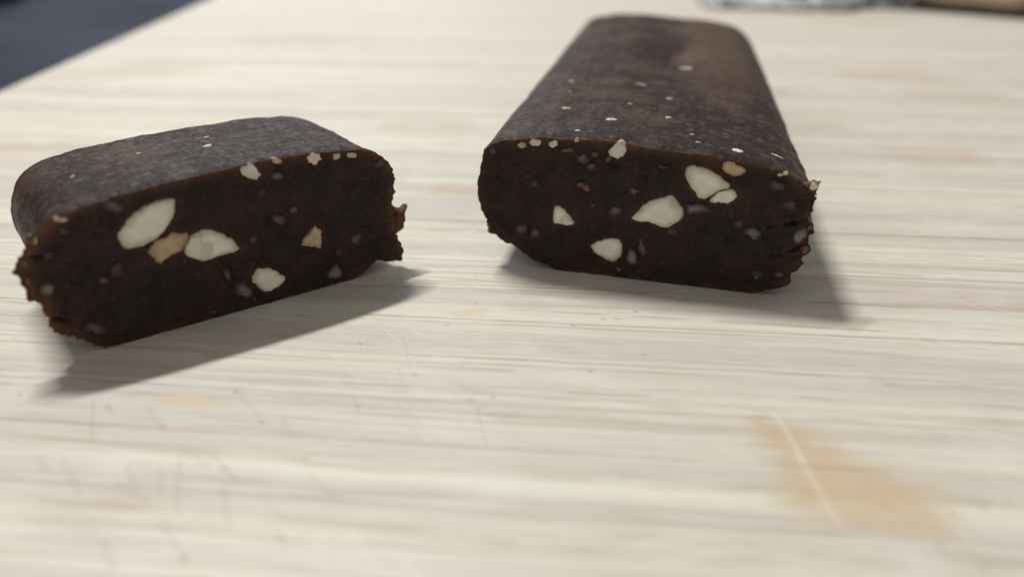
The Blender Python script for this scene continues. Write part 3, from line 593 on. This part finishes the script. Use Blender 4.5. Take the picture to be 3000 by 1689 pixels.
def crumb(root, poly, mat, y0, th, seed):
    """a ragged crumb squeezed out at the cut: traced outline, domed front and back"""
    n = 64
    O = resample(poly, n)
    nr = normals(O)
    c = O.mean(0)
    for i in range(n):
        O[i] += nr[i] * fbm(O[i][0] * 22, O[i][1] * 22, seed, 4) * 0.012
    V, F = [], []
    lev = [(0.3, 1), (0.65, .8), (0.9, .45), (1.0, 0), (0.9, -.45), (0.65, -.8), (0.3, -1)]
    for s, k in lev:
        for i in range(n):
            p = c + (O[i] - c) * s
            V.append((p[0], y0 + k * th + fbm(p[0] * 18, p[1] * 18, seed + k * 3, 3) * 0.02, p[1]))
    for k in range(len(lev) - 1):
        for i in range(n):
            j = (i + 1) % n
            F.append((k * n + i, (k + 1) * n + i, (k + 1) * n + j, k * n + j))
    F.append(tuple(range(n)))
    F.append(tuple((len(lev) - 1) * n + i for i in reversed(range(n))))
    o = link('crumb', np.array(V) * CM, F, mat, root)
    if mat is M_PASTE:
        attr(o.data, 'glow_stain', np.repeat([.3, .5, .8, 1, .9, .75, .6], n))  # painted light-through colour, strongest at the thin edge
    return o

def fleck(root, bv, kind, xy, rx, seed, ang):
    """a nut or date fleck pressed flush into the skin"""
    if kind in ('grey', 'pink'):
        return
    hit = bv.ray_cast(Vector((xy[0], xy[1], 5)), Vector((0, 0, -1)))
    if hit[0] is None:
        return
    rng = random.Random(seed)
    z = hit[1].normalized()
    x = Vector((math.cos(ang), math.sin(ang), 0))
    x = (x - z * x.dot(z)).normalized()
    y = z.cross(x)
    n = 18
    V, F, rim = [], [], []
    ax, ay = rx * 0.95, rx * 0.95 * rng.uniform(0.5, 0.9)
    for s, h in ((0.7, -.03), (1, -.003), (.8, .003), (.45, .006)):
        for i in range(n):
            t = 2 * math.pi * i / n
            k = 1 + 0.55 * fbm(math.cos(t) * 1.5, math.sin(t) * 1.2, seed * 3.7, 3)
            p = hit[0] + x * (ax * s * k * math.cos(t)) + y * (ay * s * k * math.sin(t)) + z * h
            V.append(p); rim.append(s)
    for k in range(3):
        for i in range(n):
            j = (i + 1) % n
            F.append((k * n + i, k * n + j, (k + 1) * n + j, (k + 1) * n + i))
    F.append(tuple(reversed(range(n))))
    F.append(tuple(3 * n + i for i in range(n)))
    o = link({'pink': 'date_bit', 'grey': 'date_bit'}.get(kind, 'nut_fleck'), np.array([tuple(v) for v in V]) * CM, F, M_NUT[kind], root)
    attr(o.data, 'rim', np.array(rim) * 0.95)

def local(frame, xy):                        # board position -> a piece's own frame
    (ox, oy), a = frame
    dx, dy = xy[0] - ox, xy[1] - oy
    c, s = math.cos(a), math.sin(a)
    return (dx * c + dy * s, -dx * s + dy * c)

# ------------------------------------------------------------------ setting: table, cutting board
def table():
    m, nt, b = material('dark_blue_grey_cloth')
    P = ocm(nt)
    n = nt.noise(P, 0.075, 3, 0.5)
    wv = nt.noise(P, 9, 2, 0.5)
    col = nt.mix(nt.ramp(n, 0.35, 0.65), (0.012, 0.016, 0.026), (0.036, 0.042, 0.066))
    nt.put(b.inputs['Base Color'], col)
    nt.put(b.inputs['Roughness'], 0.8)
    nt.put(b.inputs['Specular IOR Level'], 0.2)
    bump(nt, b, wv, 0.0003, 0.5)
    n = 70
    V, F = [], []
    for j in range(n):
        for i in range(n):
            x, y = -110 + 220 * i / (n - 1), -60 + 220 * j / (n - 1)
            V.append((x * CM, y * CM, (-1.86 + 0.05 * min(0, fbm(x * .05, y * .09, 2.2, 2))) * CM))
    for j in range(n - 1):
        for i in range(n - 1):
            k = j * n + i
            F.append((k, k + 1, k + n + 1, k + n))
    o = link('table', V, F, m)
    o['kind'] = 'structure'
table()

def cutting_board():
    root = thing('cutting_board', 'pale bamboo cutting board of narrow strips under both bar pieces, stained and scored by knives', 'cutting board', (0, 0, -1.8 * CM))
    a = R(GRAIN)
    ca, sa = math.cos(a), math.sin(a)
    def left(v):                             # where a strip edge meets the board's left end
        lo, hi = -40.0, 10.0
        for _ in range(40):
            mid = (lo + hi) / 2
            x, y = mid * ca - v * sa, mid * sa + v * ca
            if x < -9.72 - 0.0766 * (y - 15.3):
                lo = mid
            else:
                hi = mid
        return mid
    rng = random.Random(4)
    vs = [-7.0]
    while vs[-1] < 46:
        k = len(vs)
        vs.append(-7.0 + 0.6 * k - 0.12 + rng.uniform(-0.06, 0.06))
    R_END = 34.0
    for si, (v0, v1) in enumerate(zip(vs[:-1], vs[1:])):
        if si % 3 == 0:
            wood = bamboo_material(v0, vs[min(si + 3, len(vs) - 1)])
        b = 0.006
        g = 0.0006
        dz = rng.uniform(-0.0012, 0.0012)
        prof = [(v0 + g, -1.8), (v0 + g, -b), (v0 + b * .6, -b * .25), (v0 + b * 1.7, 0), (v1 - b * 1.7, 0), (v1 - b * .6, -b * .25), (v1 - g, -b), (v1 - g, -1.8)]
        V, F = [], []
        n = len(prof)
        for (e, ins) in ((0, 0), (1, 0.10), (2, 0)):
            for v, z in prof:
                u = R_END if e == 2 else left(v) + ins
                zz = z + dz if z > -1 else z
                if e == 0 and z > -1:
                    zz -= 0.10
                V.append(((u * ca - v * sa) * CM, (u * sa + v * ca) * CM, (zz + 1.8) * CM))
        for e in (0, 1):
            for i in range(n):
                j = (i + 1) % n
                F.append((e * n + i, (e + 1) * n + i, (e + 1) * n + j, e * n + j))
        F.append(tuple(range(n)))
        F.append(tuple(2 * n + i for i in reversed(range(n))))
        link('strip', V, F, wood, root, smooth=False)
cutting_board()

# ------------------------------------------------------------------ the two pieces of the bar
FR = ((0.459, 7.17), R(-16.24))
FL = ((-3.219, 5.707), R(36.45))
GRP = 'two pieces of the cut chocolate nut bar'
long_bar = thing('snack_bar', 'longer dark chocolate nut bar piece running away from the camera, cut end in front', 'snack bar', (FR[0][0] * CM, FR[0][1] * CM, 0), FR[1], GRP)
short_bar = thing('snack_bar', 'short chunk of dark chocolate nut bar lying askew, wide cut face with large pale nuts', 'snack bar', (FL[0][0] * CM, FL[0][1] * CM, 0), FL[1], GRP)
bvR, axR = bar_piece(long_bar, OUT_R, NUT_R, CRACK_R, 8.9, math.tan(R(-5.0)) * -1 * -1, 0.42, 3.1,
                     [(0.95, 4.6, .30, .8, -.10), (0.15, 5.6, .5, 1.4, .05), (1.6, 4.6, .5, 2.2, .04)], 1.0, (0.0, -0.03))
bvL, axL = bar_piece(short_bar, OUT_L, NUT_L, CRACK_L, 1.50, -0.01, 0.10, 17.3, [(1.2, .8, .8, .5, -.012)], 1.0, (0.14, 0.05))
for i, (k, p) in enumerate(NUT_R):
    nut(long_bar, k, p, 40.3 + i * 1.7)
for i, (k, p) in enumerate(NUT_L):
    nut(short_bar, k, p, 90.7 + i * 1.9)
crumb(short_bar, CRUMB_L, M_PASTE, 0.07, 0.07, 5.5)
crumb(short_bar, CRUMB_L2, M_PASTE, 0.05, 0.05, 8.5)
crumb(short_bar, CRUMB_L3, M_PASTE, 0.05, 0.05, 9.5)
crumb(long_bar, CRUMB_R1, M_PASTE, 0.05, 0.05, 11.5)
crumb(long_bar, CRUMB_R2, M_PASTE, 0.04, 0.035, 12.5)
crumb(long_bar, CRUMB_R3, M_PASTE, 0.03, 0.02, 13.5)
for i, (k, p, r) in enumerate(FLECK_R):
    fleck(long_bar, bvR, k, local(FR, p), r, i + 1, 0.1)
for i, (k, p, r) in enumerate(FLECK_L):
    fleck(short_bar, bvL, k, local(FL, p), r, i + 50, 0.5)

# ------------------------------------------------------------------ blurred things at the far edge
def wrapper():
    m, nt, b = material('crumpled_white_film')
    P = ocm(nt)
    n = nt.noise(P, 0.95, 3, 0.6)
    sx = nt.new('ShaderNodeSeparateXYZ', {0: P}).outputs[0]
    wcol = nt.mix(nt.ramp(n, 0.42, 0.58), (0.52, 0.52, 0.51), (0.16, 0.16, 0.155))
    nt.put(b.inputs['Base Color'], nt.mix(nt.ramp(nt.add(sx, nt.mul(n, 2.5)), 9.3, 11.2), wcol, (0.22, 0.225, 0.22)))   # fold shade painted in as grey, mostly on its right half
    nt.put(b.inputs['Roughness'], 0.35)
    nx, ny = 70, 44
    V, F = [], []
    for j in range(ny):
        for i in range(nx):
            u, v = i / (nx - 1), j / (ny - 1)
            x = 6.4 + 8.0 * u + 0.5 * fbm(v * 3, u * 2, 4.0, 2)
            y = 26.8 + 6.5 * v + 0.9 * fbm(u * 4, 0.3, 7.0, 3) * (1 - v) + 0.9 * (1 - 2 * u) ** 2 * (1 - v)
            r = abs(mn.noise(Vector((u * 4.3, v * 3.1, 1.7)))) + 0.5 * abs(mn.noise(Vector((u * 10, v * 7, 5.7))))
            z = 0.05 + 1.1 * r * min(1, 0.16 + 2.2 * min(v, 1 - v, 2 * u, 2 - 2 * u)) 
            V.append((x * CM, y * CM, z * CM))
    for j in range(ny - 1):
        for i in range(nx - 1):
            k = j * nx + i
            F.append((k, k + 1, k + nx + 1, k + nx))
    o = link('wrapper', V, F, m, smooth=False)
    md = o.modifiers.new('film', 'SOLIDIFY')
    md.thickness = 0.0002
    o['label'] = 'crumpled white wrapper at the far edge of the board behind the longer piece'
    o['category'] = 'wrapper'
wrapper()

def pillow(name, hx, hy, hz, mat, loc, rz, label, cat, seed, pw=3.0):
    nx, ny = 40, 30
    V, F = [], []
    for sgn in (1, -1):
        for j in range(ny):
            for i in range(nx):
                u, v = -1 + 2 * i / (nx - 1), -1 + 2 * j / (ny - 1)
                k = max(0, (1 - abs(u) ** pw)) ** .5 * max(0, (1 - abs(v) ** pw)) ** .5
                z = hz + sgn * hz * k * (1 + 0.25 * fbm(u * 2, v * 2, seed + sgn, 3))
                V.append((u * hx * CM, v * hy * CM, max(0.02, z) * CM))
    n = nx * ny
    for s in (0, 1):
        for j in range(ny - 1):
            for i in range(nx - 1):
                k = s * n + j * nx + i
                f = (k, k + 1, k + nx + 1, k + nx)
                F.append(f if s == 0 else f[::-1])
    o = link(name, V, F, mat)
    bm = bmesh.new()
    bm.from_mesh(o.data)
    bmesh.ops.remove_doubles(bm, verts=bm.verts, dist=0.00002)
    bm.to_mesh(o.data)
    bm.free()
    o.location = loc
    o.rotation_euler = (0, 0, rz)
    o['label'] = label
    o['category'] = cat
    return o
mt, nt, b = material('tan_paper')
nt.put(b.inputs['Base Color'], nt.mix(nt.ramp(nt.noise(ocm(nt), 0.8, 3), 0.4, 0.6), (0.36, 0.29, 0.21), (0.22, 0.16, 0.11)))
b.inputs['Roughness'].default_value = 0.6
pillow('packet', 5.0, 3.2, 0.5, mt, (17.3 * CM, 27.2 * CM, 0.0), R(-42), 'tan packet, out of focus, in the top right corner beside the wrapper', 'packet', 3.3)
mk, nt, b = material('black_fabric')
nt.put(b.inputs['Base Color'], nt.mix(nt.noise(ocm(nt), 1.5, 3), (0.008, 0.008, 0.009), (0.016, 0.016, 0.018)))
b.inputs['Roughness'].default_value = 0.7
pillow('bundle', 6.5, 4.5, 2.0, mk, (-33.5 * CM, 46.0 * CM, -1.86 * CM), R(20), 'black bundle, out of focus, on the dark cloth in the top left corner', 'bundle', 7.3, 4.0)
